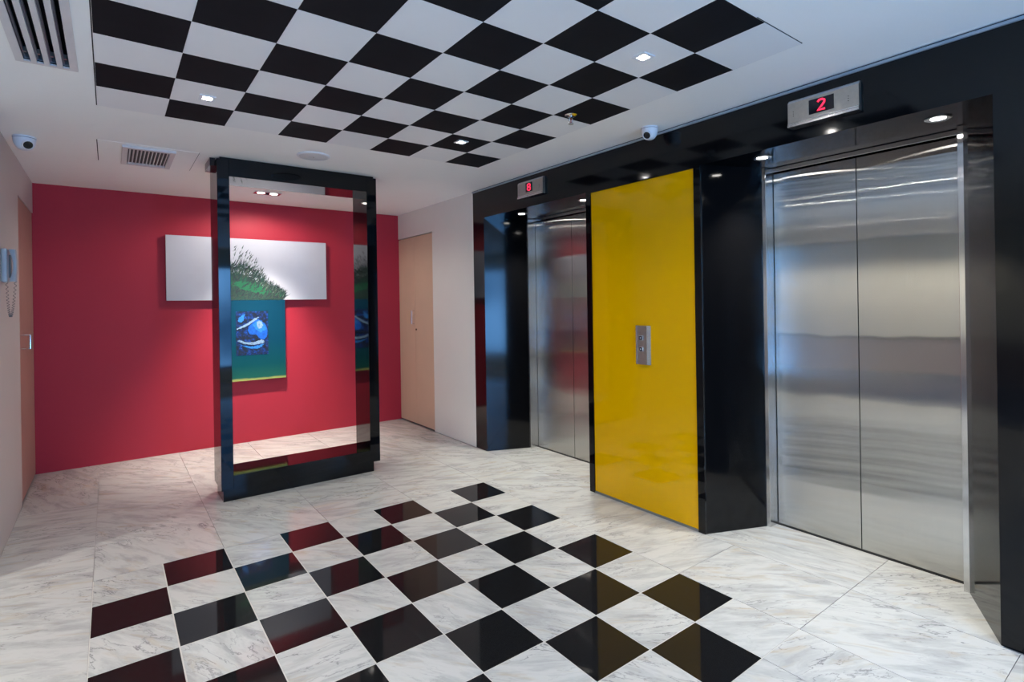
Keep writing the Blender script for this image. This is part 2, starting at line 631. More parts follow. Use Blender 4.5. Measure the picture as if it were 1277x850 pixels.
# ---- black elevator surround
E1 = (0.705, -0.665, 0.545, -0.51)       # front left, front right, rear left, rear right (Y)
E2 = (-1.62, -2.94, -1.785, -2.752)
XR = 3.305                               # rear edge of the splayed reveals
XBK = 3.50
sur = thing('wall_elevator', (XE, 0, 0), 'polished black stone surround with splayed reveals round the two elevators', 'wall', kind='structure')
bm = bmesh.new()
prism(bm, [(XE, 0.89), (XE, E1[0]), (XR, E1[2]), (XBK, E1[2]), (XBK, 0.89)], 0, ZL)
obj('pier', bm, BLACK, sur)
bm = bmesh.new()
prism(bm, [(XE, E1[1]), (XE, E2[0]), (XR, E2[2]), (XBK, E2[2]), (XBK, E1[3]), (XR, E1[3])], 0, ZL)
obj('pier', bm, BLACK, sur)
bm = bmesh.new()
prism(bm, [(XE, E2[1]), (XE, -3.7), (XBK, -3.7), (XBK, E2[3]), (XR, E2[3])], 0, ZL)
obj('pier', bm, BLACK, sur)
boxo('lintel', BLACK, sur, XE, XBK, -3.7, 0.89, ZL, H)
# slim metal bead where the black stone meets the ceiling
bm = bmesh.new()
box(bm, XE - 0.012, XE, -3.7, 0.89, H - 0.020, H - 0.008)
struct(obj('trim_1', bm, mat('bead_grey', rgb(150, 160, 170), 0.4, var=0.05)), 'thin grey bead along the top of the black surround', 'trim')

# ---- elevator doors
for n, (E, lab) in enumerate(((E1, 'brushed steel elevator doors left of the yellow panel'), (E2, 'brushed steel elevator doors right of the yellow panel'))):
    yc = (E[2] + E[3]) / 2
    d = thing('door_%d' % (n + 1), (XD, yc, 0), lab, 'elevator door', kind='structure')
    y0, y1 = E[2], E[3]
    j = 0.020
    zt = 2.163
    gp = 0.0025
    boxo('door_leaf', STEEL, d, XD, XD + 0.03, yc + gp, y0 - j - 0.004, 0.006, zt, origin=(XD, (yc + y0) / 2, 1.0))
    boxo('door_leaf', STEEL, d, XD, XD + 0.03, y1 + j + 0.004, yc - gp, 0.006, zt, origin=(XD, (yc + y1) / 2 + 3, 1.0))
    boxo('door_backing', DARK, d, XD + 0.032, XD + 0.05, y1, y0, 0, ZL)
    boxo('jamb', STEELJ, d, XR - 0.006, XD + 0.03, y0 - j, y0 + 0.004, 0, ZL - 0.002, bevel=0.0015)
    boxo('jamb', STEELJ, d, XR - 0.006, XD + 0.03, y1 - 0.004, y1 + j, 0, ZL - 0.002, bevel=0.0015)
    boxo('header', STEELJ, d, XD - 0.03, XD + 0.03, y1 + j, y0 - j, zt + 0.004, ZL - 0.002, bevel=0.0015)
    boxo('sill', DARK, d, XD - 0.012, XD + 0.03, y1 + j, y0 - j, -0.003, 0.003)

# ---- yellow glass panel with black edge strips
yp = thing('wall_panel', (XE, -1.14, 0), 'tall glossy yellow glass panel between the two elevators', 'wall panel')
boxo('glass_sheet', YELLOW, yp, XE - 0.007, XE - 0.0005, -1.575, -0.712, 0.015, 2.182)
boxo('edge_strip', BLACKL, yp, XE - 0.016, XE - 0.0005, -0.712, -0.664, 0.002, 2.19)
boxo('edge_strip', BLACKL, yp, XE - 0.016, XE - 0.0005, -1.621, -1.575, 0.002, 2.19)
boxo('edge_strip', BLACKL, yp, XE - 0.016, XE - 0.0005, -1.575, -0.712, 2.182, 2.19)
boxo('foot_strip', mat('foot_strip_grey', rgb(120, 118, 118), 0.4, var=0.05), yp, XE - 0.012, XE - 0.0005, -1.575, -0.712, 0.002, 0.013)

# ---- wooden cupboard doors (right, next to the red wall)
d = thing('door_3', (XE, 2.15, 0), 'pale maple double cupboard doors beside the red wall', 'door', kind='structure')
ym = 2.165
boxo('door_void', SEAM, d, XE + 0.045, XE + 0.058, CDY0, YR, 0, CDZ)
boxo('door_leaf', WOOD, d, XE + 0.004, XE + 0.04, ym + 0.0015, YR - 0.004, 0.014, CDZ - 0.012)
boxo('door_leaf', WOOD, d, XE + 0.004, XE + 0.04, CDY0 + 0.006, ym - 0.0015, 0.014, CDZ - 0.012)
bm = bmesh.new()
tube(bm, [(XE + 0.006, 2.19, 1.315), (XE - 0.03, 2.19, 1.315), (XE - 0.03, 2.19, 1.165), (XE + 0.006, 2.19, 1.165)], 0.006)
obj('handle', bm, STEELB, d)
bm = bmesh.new()
lathe(bm, [(0, 0), (0.011, 0), (0.011, 0.006), (0, 0.006)], (XE + 0.006, 2.14, 1.10), 16, Matrix.Rotation(math.radians(-90), 3, 'Y'))
obj('keyhole', bm, DARK, d)
# ---- wooden door in the left wall
d = thing('door_4', (XL, 2.1, 0), 'dusky rose wooden door in the left wall', 'door', kind='structure')
boxo('door_leaf', WOODL, d, XL - 0.045, XL - 0.006, DLY0 + 0.004, YR - 0.004, 0.012, DLZ - 0.004)
boxo('door_void', SEAM, d, XL - 0.118, XL - 0.1, DLY0, YR, 0, DLZ)
bm = bmesh.new()
tube(bm, [(XL - 0.008, 1.76, 1.212), (XL + 0.046, 1.76, 1.212), (XL + 0.046, 1.76, 1.112), (XL - 0.008, 1.76, 1.112)], 0.006)
obj('handle', bm, STEELB, d)

# ================================================================== FREESTANDING FRAME
FX0, FX1, FY0, FY1 = 0.708, 1.900, 0.815, 1.135
fr = thing('portal_frame', ((FX0 + FX1) / 2, (FY0 + FY1) / 2, 0), 'freestanding black lacquered rectangular frame standing before the red wall', 'frame')
zb, zi0, zi1, zt = 0.078, 0.178, 2.335, 2.456
ix0, ix1 = 0.787, 1.815
boxo('post', BLACKL, fr, FX0, ix0, FY0, FY1, zb, zt, bevel=0.002)
boxo('post', BLACKL, fr, ix1, FX1, FY0, FY1, zb, zt, bevel=0.002)
boxo('bottom_beam', BLACKL, fr, ix0, ix1, FY0, FY1, zb, zi0, bevel=0.0015)
boxo('top_beam', BLACKL, fr, ix0, ix1, FY0, FY1, zi1, zt, bevel=0.0015)
boxo('plinth', BLACKL, fr, FX0 + 0.012, FX1 - 0.055, FY0 + 0.004, FY1 - 0.05, 0.0, zb)
boxo('ceiling_plate', BLACKL, fr, FX0 + 0.02, FX1 - 0.02, FY0 + 0.012, FY1 - 0.01, zt, H)
boxo('bracket', BLACK, fr, FX0 - 0.035, FX0, FY0 + 0.06, FY1 - 0.02, zt - 0.045, zt + 0.012)

# ================================================================== PAINTINGS
PYF = YR - 0.048            # front of the canvases
CANV = mat('painted_sky', rgb(196, 194, 200), 0.7, var=0.06, vscale=2.2, bump=0.1, bscale=60)
CANVE = mat('canvas_edge', rgb(225, 222, 218), 0.7, var=0.02)


def grad_mat(name, stops, axis, lo, hi, wob=0.02):
    M = bpy.data.materials.new(name)
    M.use_nodes = True
    nt = M.node_tree
    N, L = nt.nodes, nt.links
    b = N['Principled BSDF']
    b.inputs['Roughness'].default_value = 0.6
    b.inputs['Specular IOR Level'].default_value = 0.15
    tc = N.new('ShaderNodeTexCoord')
    sp = N.new('ShaderNodeSeparateXYZ')
    L.new(tc.outputs['Object'], sp.inputs[0])
    n = N.new('ShaderNodeTexNoise')
    n.inputs['Scale'].default_value = 9
    n.inputs['Detail'].default_value = 5
    L.new(tc.outputs['Object'], n.inputs['Vector'])
    ma = N.new('ShaderNodeMath')
    ma.operation = 'MULTIPLY_ADD'
    ma.inputs[1].default_value = wob
    L.new(n.outputs['Fac'], ma.inputs[0])
    L.new(sp.outputs[axis], ma.inputs[2])
    mr = N.new('ShaderNodeMapRange')
    mr.inputs['From Min'].default_value = lo
    mr.inputs['From Max'].default_value = hi
    L.new(ma.outputs[0], mr.inputs['Value'])
    rp = N.new('ShaderNodeValToRGB')
    els = rp.color_ramp.elements
    els[0].position, els[0].color = stops[0]
    els[1].position, els[1].color = stops[-1]
    for p, c in stops[1:-1]:
        e = els.new(p)
        e.color = c
    L.new(mr.outputs[0], rp.inputs[0])
    L.new(rp.outputs[0], b.inputs['Base Color'])
    return M


PX0, PX1, PZ0, PZ1 = 0.517, 2.020, 1.462, 2.086
p1 = thing('canvas_painting', ((PX0 + PX1) / 2, YR, PZ0), 'wide grey-white canvas with painted green grass, hung on the red wall', 'painting')
boxo('canvas', CANV, p1, PX0, PX1, PYF, YR - 0.012, PZ0, PZ1)
boxo('stretcher', CANVE, p1, PX0 + 0.04, PX1 - 0.04, YR - 0.012, YR - 0.0005, PZ0 + 0.04, PZ1 - 0.04)
GR = [mat('grass_dark', rgb(28, 38, 40), 0.6, var=0.2), mat('grass_deep', rgb(24, 62, 48), 0.6, var=0.2),
      mat('grass_green', rgb(10, 92, 56), 0.6, var=0.2), mat('grass_pale', rgb(96, 108, 92), 0.6, var=0.2), mat('grass_olive', rgb(56, 66, 50), 0.6, var=0.2)]
ENV = [(0.90, 0.30), (1.02, 0.36), (1.10, 0.42), (1.20, 0.40), (1.27, 0.35), (1.35, 0.24), (1.42, 0.14), (1.50, 0.09), (1.575, 0.02)]


def env(x):
    for (a, p), (b, q) in zip(ENV, ENV[1:]):
        if a <= x <= b:
            return p + (q - p) * (x - a) / (b - a)
    return 0


bm = bmesh.new()


def blade(x, z, L, wd, ang, mi, y, curve=0.0):
    n = 4
    prev = None
    for i in range(n + 1):
        t = i / n
        a = ang + curve * t
        cx_, cz_ = x + L * t * math.sin(a), z + L * t * math.cos(a)
        wv = wd * (1 - t) ** 0.8 + 0.0006
        nx, nz = math.cos(a) * wv / 2, -math.sin(a) * wv / 2
        cx_ = min(max(cx_, PX0 + 0.003), PX1 - 0.003)
        cz_ = min(max(cz_, PZ0 + 0.002), PZ1 - 0.01)
        q = (bm.verts.new((cx_ - nx, y, cz_ - nz)), bm.verts.new((cx_ + nx, y, cz_ + nz)))
        if prev:
            fc = bm.faces.new((prev[0], prev[1], q[1], q[0]))
            fc.material_index = mi
        prev = q


LAY = 0.0004
mass = [(x_ / 1000, PZ0 + 0.012 + 0.62 * env(x_ / 1000) + random.uniform(-0.012, 0.012)) for x_ in range(905, 1575, 12)]
for (xa, za), (xb, zb_) in zip(mass, mass[1:]):
    fc = bm.faces.new([bm.verts.new(q) for q in ((xa, PYF - 0.0003, PZ0 + 0.0005), (xb, PYF - 0.0003, PZ0 + 0.0005), (xb, PYF - 0.0003, zb_), (xa, PYF - 0.0003, za))])
    fc.material_index = 1
for k in range(2300):
    x = random.uniform(0.9, 1.57)
    e = env(x)
    t = random.random() ** 1.3
    z = PZ0 + 0.01 + t * e * 0.85
    h = t
    y = PYF - 0.0004 - LAY * random.random() * 3
    if h < 0.25:
        mi = random.choice([0, 0, 1, 4, 1])
    elif h < 0.6:
        mi = random.choice([2, 1, 1, 0, 0, 4])
    else:
        mi = random.choice([0, 1, 4, 1, 3, 0])
    blade(x, z, random.uniform(0.02, 0.07) * (1.3 if h > 0.6 else 1), random.uniform(0.004, 0.012), math.radians(random.gauss(28, 20)), mi, y, random.uniform(-0.3, 0.4))
for k in range(36):         # bright green swathe
    x = random.uniform(1.08, 1.40)
    blade(x, PZ0 + 0.16 - 0.30 * (x - 1.08) + random.uniform(-0.025, 0.035), random.uniform(0.03, 0.07), 0.02, math.radians(random.uniform(20, 80)), 2, PYF - 0.0018 - random.random() * 0.0004)
for k in range(46):         # loose seed heads
    x = random.uniform(1.07, 1.52)
    z = PZ0 + env(x) * random.uniform(0.85, 1.25) + 0.02
    blade(x, z - 0.04, random.uniform(0.05, 0.09), 0.003, math.radians(random.uniform(15, 45)), 3, PYF - 0.0004)
    blade(x + 0.012, z, random.uniform(0.02, 0.045), 0.008, math.radians(random.uniform(15, 50)), random.choice([1, 4, 0]), PYF - 0.0008)
g_ = obj('painted_grass', bm, GR, p1)
g_['kind'] = 'stuff'

TX0, TX1, TZ0, TZ1 = 0.940, 1.580, 0.637, 1.478
TEAL = grad_mat('painted_teal', [(0.0, rgb(176, 172, 90)), (0.03, rgb(150, 160, 90)), (0.045, rgb(30, 92, 78)), (0.2, rgb(4, 74, 80)), (0.5, rgb(0, 62, 84)), (1.0, rgb(0, 58, 80))], 2, 0.0, TZ1 - TZ0)
p2 = thing('canvas_painting', ((TX0 + TX1) / 2, YR, TZ0), 'teal canvas with a small blue picture in it, hung below the wide canvas', 'painting')
boxo('canvas', TEAL, p2, TX0, TX1, YR - 0.046, YR - 0.012, TZ0, TZ1 - 0.0175)
boxo('stretcher', CANVE, p2, TX0 + 0.04, TX1 - 0.04, YR - 0.012, YR - 0.0005, TZ0 + 0.04, TZ1 - 0.06)
IX0, IX1, IZ0, IZ1 = 1.106, 1.410, 0.897, 1.346
BLU = bpy.data.materials.new('painted_blue')
BLU.use_nodes = True
nt = BLU.node_tree
b = nt.nodes['Principled BSDF']
b.inputs['Roughness'].default_value = 0.5
tc = nt.nodes.new('ShaderNodeTexCoord')
n = nt.nodes.new('ShaderNodeTexNoise')
n.inputs['Scale'].default_value = 34
n.inputs['Detail'].default_value = 6
n.inputs['Roughness'].default_value = 0.7
nt.links.new(tc.outputs['Object'], n.inputs['Vector'])
rp = nt.nodes.new('ShaderNodeValToRGB')
e = rp.color_ramp.elements
e[0].position, e[0].color = 0.42, rgb(10, 13, 24)
e[1].position, e[1].color = 0.74, rgb(70, 140, 220)
for p_, c_ in ((0.50, rgb(4, 26, 66)), (0.58, rgb(0, 44, 108)), (0.67, rgb(6, 72, 160))):
    q = e.new(p_)
    q.color = c_
nt.links.new(n.outputs['Fac'], rp.inputs[0])
nt.links.new(rp.outputs[0], b.inputs['Base Color'])
YI = YR - 0.0472
boxo('inset_picture', BLU, p2, IX0, IX1, YI, YR - 0.046, IZ0, IZ1)


def ipt(u, v):      # picture coordinates 0..1 (x right, y down)
    return IX0 + u * (IX1 - IX0), IZ1 - v * (IZ1 - IZ0)


def flat(name, pts, material, y):
    bm = bmesh.new()
    fine = []                      # ragged brush edge
    for p, q in zip(pts, pts[1:] + pts[:1]):
        for k in range(4):
            u = k / 4
            jit = 0.0 if k == 0 else 0.014
            fine.append((p[0] + (q[0] - p[0]) * u + random.uniform(-jit, jit), p[1] + (q[1] - p[1]) * u + random.uniform(-jit, jit) * 0.7))
    prismpts = [ipt(*p) for p in fine]
    a = [bm.verts.new((x, y, z)) for x, z in prismpts]
    b_ = [bm.verts.new((x, y + 0.0006, z)) for x, z in prismpts]
    bm.faces.new(a)
    bm.faces.new(b_[::-1])
    for i in range(len(a)):
        j = (i + 1) % len(a)
        bm.faces.new((a[i], b_[i], b_[j], a[j]))
    return obj(name, bm, material, p2)


PBL = mat('paint_mid_blue', rgb(0, 84, 178), 0.6, var=0.25, vscale=50)
PLB = mat('paint_light_blue', rgb(30, 112, 186), 0.6, var=0.35, vscale=80)
PPL = mat('paint_pale', rgb(118, 146, 170), 0.6, var=0.4, vscale=110)
flat('brush_shape', [(0.37, .36), (.46, .30), (.56, .23), (.68, .19), (.78, .21), (.88, .28), (.95, .38), (.97, .49), (.95, .60), (.88, .66), (.78, .65), (.70, .61), (.60, .52), (.50, .54), (.42, .52), (.37, .46)], PBL, YI - 0.0008)
flat('brush_shape', [(.50, .31), (.62, .25), (.72, .21), (.80, .23), (.90, .33), (.94, .42), (.86, .45), (.76, .50), (.66, .45), (.58, .38)], PLB, YI - 0.0014)
flat('brush_shape', [(.64, .25), (.72, .22), (.80, .25), (.84, .32), (.80, .38), (.70, .41), (.65, .35)], PPL, YI - 0.002)
flat('brush_streak', [(0.02, .39), (.20, .33), (.40, .25), (.56, .17), (.68, .13), (.71, .15), (.60, .21), (.44, .29), (.24, .365), (.04, .415)], PPL, YI - 0.0024)
flat('brush_streak', [(0.03, .67), (.10, .65), (.24, .69), (.42, .71), (.60, .70), (.76, .66), (.86, .68), (.88, .72), (.80, .75), (.62, .765), (.42, .765), (.22, .74)], PPL, YI - 0.0008)
flat('brush_streak', [(0.05, .73), (.25, .78), (.45, .81), (.60, .80), (.74, .78), (.87, .75), (.80, .82), (.65, .87), (.50, .86), (.30, .82)], PLB, YI - 0.0008)
flat('brush_streak', [(0.06, .22), (.09, .14), (.20, .08), (.30, .05), (.25, .12), (.24, .20), (.17, .25)], PLB, YI - 0.0008)

# ================================================================== FLOOR INDICATORS
DIG = {'2': [[(-0.3, 0.32), (-0.18, 0.47), (0.1, 0.5), (0.3, 0.38), (0.3, 0.18), (0.05, -0.12), (-0.3, -0.45), (0.34, -0.45)]],
       '8': [[(0, 0.02), (-0.26, 0.14), (-0.28, 0.36), (-0.1, 0.5), (0.1, 0.5), (0.28, 0.36), (0.26, 0.14), (0, 0.02), (-0.28, -0.12), (-0.3, -0.36), (-0.12, -0.5), (0.12, -0.5), (0.3, -0.36), (0.28, -0.12), (0, 0.02)]]}


def indicator(y0, y1, z0, z1, sy0, sy1, sz0, sz1, digit, dy, dh, label):
    """y0 is the far end (image left), y1 the near end"""
    t = thing('floor_indicator', (XE, (y0 + y1) / 2, z0), label, 'floor display', 'elevator floor indicators')
    xf = XE - 0.026
    bm = bmesh.new()       # extruded section: sloped top, flat face, ribbed foot
    sec = [(XE, z0), (xf - 0.006, z0), (xf - 0.006, z0 + 0.010), (xf - 0.001, z0 + 0.013), (xf - 0.004, z0 + 0.016), (xf - 0.004, z0 + 0.020), (xf, z0 + 0.023), (xf, z1 - 0.016), (xf + 0.012, z1 - 0.001), (XE, z1)]
    A = [bm.verts.new((x, y0, z)) for x, z in sec]
    B = [bm.verts.new((x, y1, z)) for x, z in sec]
    bm.faces.new(A)
    bm.faces.new(B[::-1])
    for i in range(len(sec)):
        j = (i + 1) % len(sec)
        fc = bm.faces.new((A[i], B[i], B[j], A[j]))
        if i in (0, 1, 2, 3, 4, 5, 7, 8):
            fc.material_index = 1
    obj('housing', bm, [STEELP, STEELB], t)
    boxo('screen', SCREEN, t, xf - 0.0012, xf + 0.001, sy1, sy0, sz0, sz1)
    sc_y, sc_z = dy, (sz0 + sz1) / 2
    bm = bmesh.new()
    for path in DIG[digit]:
        pts = [(xf - 0.0016, sc_y - px * dh * (1.0 if digit == '2' else 1.3), sc_z + pz * dh) for px, pz in path]
        # finer, rounded stroke
        tube(bm, pts, dh * (0.085 if digit == '2' else 0.065), 8)
    o = obj('digit', bm, REDLED, t)
    o['label'] = 'glowing red digit ' + digit
    for yy_ in (y0 - 0.028, y1 + 0.045):
        for k in range(3):
            bm = bmesh.new()
            lathe(bm, [(0, 0), (0.0022, 0), (0.0022, 0.0006), (0, 0.0006)], (xf + 0.0002, yy_, (z0 + z1) / 2 - 0.004 + (k - 1) * 0.011), 8, Matrix.Rotation(math.radians(-90), 3, 'Y'))
            obj('speaker_hole', bm, DARK, t)
    return t


indicator(-2.146, -2.474, 2.266, 2.404, -2.250, -2.366, 2.304, 2.375, '2', -2.308, 0.052, 'steel floor display showing a red 2 above the right elevator')
indicator(0.140, -0.190, 2.272, 2.412, 0.030, -0.058, 2.312, 2.388, '8', -0.014, 0.053, 'steel floor display showing a red 8 above the left elevator')

# ================================================================== CALL BUTTONS
t = thing('call_panel', (XE, -1.178, 0.972), 'narrow steel elevator call plate with two buttons on the yellow panel', 'call panel')
xp = XE - 0.008
boxo('plate', STEELP, t, xp - 0.014, xp, -1.212, -1.122, 0.973, 1.228, bevel=0.001)
bm = bmesh.new()
prism(bm, [(xp, -1.212), (xp - 0.014, -1.212), (xp, -1.234)], 0.973, 1.228)
obj('bevel_edge', bm, STEELB, t)
boxo('bevel_edge', STEELB, t, xp - 0.016, xp, -1.130, -1.122, 0.973, 1.228)
for zc in (1.148, 1.074):
    bt = boxo('button', STEELB, t, xp - 0.020, xp - 0.014, -1.182, -1.150, zc - 0.016, zc + 0.016, bevel=0.002)
    boxo('button_well', DARK, bt, xp - 0.0206, xp - 0.0198, -1.177, -1.155, zc - 0.011, zc + 0.011)
    boxo('button_light', PLASTIC, bt, xp - 0.0215, xp - 0.0200, -1.170, -1.162, zc - 0.004, zc + 0.004)

# ================================================================== WALL TELEPHONE
py_, pz_ = 0.905, 1.560
PHW = mat('phone_shell', rgb(172, 178, 184), 0.3, var=0.03)
PHG = mat('phone_grey', rgb(110, 112, 112), 0.35, var=0.05)
t = thing('wall_telephone', (XL, py_, pz_), 'pale grey wall telephone with handset and coiled cord on the left wall', 'telephone')
boxo('base_unit', PHW, t, XL, XL + 0.030, py_ - 0.05, py_ + 0.05, pz_, pz_ + 0.205, bevel=0.012, bseg=4)
bm = bmesh.new()
# handset: bowed bar with two fat ends, lying over the base
pts = []
for i in range(13):
    u = i / 12
    bow = 0.018 * math.sin(math.pi * u)
    wdt = 0.024 - 0.008 * math.sin(math.pi * u)
    dep = 0.034 - 0.016 * math.sin(math.pi * u)
    pts.append((pz_ + 0.006 + u * 0.193, XL + 0.034 + bow, wdt, dep))
rings = []
for z, x, wd, dp in pts:
    rings.append([bm.verts.new((x + dx * dp, py_ - 0.018 + dyy * wd, z)) for dx, dyy in ((0, -0.7), (0, 0.7), (0.3, 1), (0.75, 1), (1, 0.6), (1, -0.6), (0.75, -1), (0.3, -1))])
for A, B in zip(rings, rings[1:]):
    for k in range(8):
        bm.faces.new((A[k], A[(k + 1) % 8], B[(k + 1) % 8], B[k]))
bm.faces.new(rings[0][::-1])
bm.faces.new(rings[-1])
obj('handset', bm, PHW, t, smooth=True)
boxo('cradle', PHG, t, XL + 0.028, XL + 0.04, py_ + 0.012, py_ + 0.044, pz_ + 0.03, pz_ + 0.17, bevel=0.004)
bm = bmesh.new()
pa, pb, pc = Vector((XL + 0.018, py_ + 0.02, pz_ + 0.002)), Vector((XL + 0.036, py_, pz_ - 0.205)), Vector((XL + 0.062, py_ - 0.018, pz_ + 0.008))
pts = []
turns = 30
for i in range(turns * 10 + 1):
    u = i / (turns * 10)
    c0 = (1 - u) ** 2 * pa + 2 * u * (1 - u) * (2 * pb - 0.5 * (pa + pc)) + u * u * pc
    a = 2 * math.pi * u * turns
    pts.append(c0 + Vector((0.0055 * math.cos(a), 0.0055 * math.sin(a), 0)))
tube(bm, pts, 0.0016, 5)
obj('coiled_cord', bm, PHG, t, smooth=True)

# ================================================================== CEILING FITTINGS
# slot diffuser
t = thing('slot_diffuser', ((VX0 + VX1) / 2, (VY0 + VY1) / 2, H), 'long white air diffuser with four dark slots in the upper left ceiling', 'air vent')
fx0, fx1, fy0, fy1 = -0.224, -0.014, -1.47, -0.394
s0, pitch, sw = -0.196, 0.0433, 0.0235
zf0, zf1 = H - 0.007, H - 0.0002
ye, ys_ = -0.416, -1.44
boxo('frame', VENTW, t, fx0, s0, fy0, fy1, zf0, zf1)
boxo('frame', VENTW, t, s0 + 3 * pitch + sw, fx1, fy0, fy1, zf0, zf1)
boxo('frame', VENTW, t, s0, s0 + 3 * pitch + sw, ye, fy1, zf0, zf1)
boxo('frame', VENTW, t, s0, s0 + 3 * pitch + sw, fy0, ys_, zf0, zf1)
for k in range(3):
    boxo('bar', VENTW, t, s0 + k * pitch + sw, s0 + (k + 1) * pitch, ys_, ye, H - 0.007, H + 0.03)
bm = bmesh.new()
box(bm, VX0 + 0.001, VX1 - 0.001, VY0 + 0.001, VY1 - 0.001, H + 0.085, H + 0.095)
for x_ in (VX0 + 0.001, VX1 - 0.004):
    box(bm, x_, x_ + 0.003, VY0 + 0.001, VY1 - 0.001, H + 0.001, H + 0.085)
box(bm, VX0 + 0.004, VX1 - 0.004, VY1 - 0.004, VY1 - 0.001, H + 0.001, H + 0.085)
box(bm, VX0 + 0.004, VX1 - 0.004, VY0 + 0.001, VY0 + 0.004, H + 0.001, H + 0.085)
obj('plenum', bm, DARK, t)
for k in range(4):
    xk = s0 + k * pitch
    boxo('damper', METALG, t, xk + 0.001, xk + 0.007, ys_, ye - 0.004, H + 0.004, H + 0.02)
    boxo('end_plate', METALG, t, xk + 0.002, xk + sw - 0.002, ye - 0.012, ye - 0.008, H + 0.002, H + 0.05)
    boxo('pivot', STEELP, t, xk + 0.006, xk + 0.016, -0.50, -0.485, H + 0.004, H + 0.022)

# return grille in an access panel
t = thing('ceiling_grille', (0.317, 1.1, H), 'square white louvred grille in a ceiling access panel, left of the black frame', 'air vent')
ax0, ax1, ay0, ay1 = 0.036, 0.600, 0.800, 1.395
boxo('access_panel', CEIL, t, ax0, ax1, ay0, ay1, H - 0.002, H + 0.004)
boxo('panel_joint', SEAM, t, ax0 - 0.005, ax0 - 0.0005, ay0, ay1, H - 0.0012, H + 0.004)
boxo('panel_joint', SEAM, t, ax1 + 0.0005, ax1 + 0.003, ay0, ay1, H - 0.0012, H + 0.004)
gx0, gx1, gy0, gy1 = 0.164, 0.466, 0.838, 1.365
boxo('backing', mat('grille_shadow', rgb(88, 84, 84), 0.7, var=0.1), t, gx0 + 0.02, gx1 - 0.02, gy0 + 0.02, gy1 - 0.02, H - 0.004, H - 0.0022)
boxo('frame', VENTW, t, gx0, gx0 + 0.034, gy0, gy1, H - 0.018, H - 0.0022, bevel=0.002)
boxo('frame', VENTW, t, gx1 - 0.034, gx1, gy0, gy1, H - 0.018, H - 0.0022, bevel=0.002)
boxo('frame', VENTW, t, gx0 + 0.034, gx1 - 0.034, gy0, gy0 + 0.04, H - 0.018, H - 0.0022, bevel=0.002)
boxo('frame', VENTW, t, gx0 + 0.034, gx1 - 0.034, gy1 - 0.04, gy1, H - 0.018, H - 0.0022, bevel=0.002)
nl = 11
sl0 = None
for k in range(nl):
    xk = gx0 + 0.034 + (k + 0.5) * (gx1 - gx0 - 0.068) / nl
    if sl0 is None:
        bm = bmesh.new()
        lx = 0.0055
        v = [bm.verts.new(p) for p in ((xk - lx, gy0 + 0.04, H - 0.016), (xk - lx + 0.003, gy0 + 0.04, H - 0.017), (xk + lx, gy0 + 0.04, H - 0.005), (xk + lx - 0.003, gy0 + 0.04, H - 0.004))]
        w_ = [bm.verts.new(q.co + Vector((0, gy1 - gy0 - 0.08, 0))) for q in v]
        bm.faces.new(v)
        bm.faces.new(w_[::-1])
        for i in range(4):
            j = (i + 1) % 4
            bm.faces.new((v[i], w_[i], w_[j], v[j]))
        sl0 = obj('louvre', bm, VENTW, t, origin=(xk, gy0, H))
    else:
        copy_of(sl0, t, Vector((xk, gy0, H)) - Vector(t.location))

# ceiling loudspeaker
t = thing('ceiling_speaker', (1.273, 0.44, H), 'round white flush loudspeaker in the ceiling above the black frame', 'loudspeaker')
bm = bmesh.new()
lathe(bm, [(0.098, -0.0002), (0.112, -0.0002), (0.113, -0.005), (0.106, -0.010), (0.098, -0.010)], (1.273, 0.44, H), 40)
obj('rim', bm, PLASTIC, t, smooth=True)
bm = bmesh.new()
lathe(bm, [(0.0975, -0.0005), (0.0975, -0.007), (0.05, -0.011), (0, -0.012)], (1.273, 0.44, H), 40)
obj('grille', bm, mat('speaker_mesh', rgb(212, 212, 214), 0.6, var=0.08, vscale=200), t, smooth=True)
bm = bmesh.new()
lathe(bm, [(0, -0.0118), (0.006, -0.0118), (0.006, -0.0145), (0, -0.0145)], (1.273, 0.44, H), 12)
obj('badge', bm, STEELP, t)

# sprinkler
sx, sy = 2.226, -1.235
t = thing('fire_sprinkler', (sx, sy, H), 'small chrome fire sprinkler hanging from the chessboard ceiling', 'sprinkler')
bm = bmesh.new()
lathe(bm, [(0, -0.002), (0.036, -0.002), (0.036, -0.005), (0.026, -0.011), (0.014, -0.012), (0, -0.012)], (sx, sy, H), 24)
obj('escutcheon', bm, CHROME, t, smooth=True)
bm = bmesh.new()
lathe(bm, [(0, -0.012), (0.010, -0.012), (0.010, -0.024), (0.006, -0.026), (0, -0.026)], (sx, sy, H), 16)
obj('body', bm, STEELB, t, smooth=True)
bm = bmesh.new()
for s_ in (-1, 1):
    tube(bm, [(sx + s_ * 0.008 * rgt.x, sy + s_ * 0.008 * rgt.y, H - 0.022), (sx + s_ * 0.013 * rgt.x, sy + s_ * 0.013 * rgt.y, H - 0.035), (sx + s_ * 0.003 * rgt.x, sy + s_ * 0.003 * rgt.y, H - 0.054)], 0.0025, 6)
obj('yoke', bm, STEELB, t)
bm = bmesh.new()
tube(bm, [(sx, sy, H - 0.026), (sx, sy, H - 0.050)], 0.003, 8)
obj('bulb', bm, mat('bulb_red', rgb(180, 40, 40), 0.2, var=0.1), t)
bm = bmesh.new()
lathe(bm, [(0, -0.054), (0.015, -0.054), (0.015, -0.057), (0, -0.057)], (sx, sy, H), 16)
obj('deflector', bm, STEELP, t)


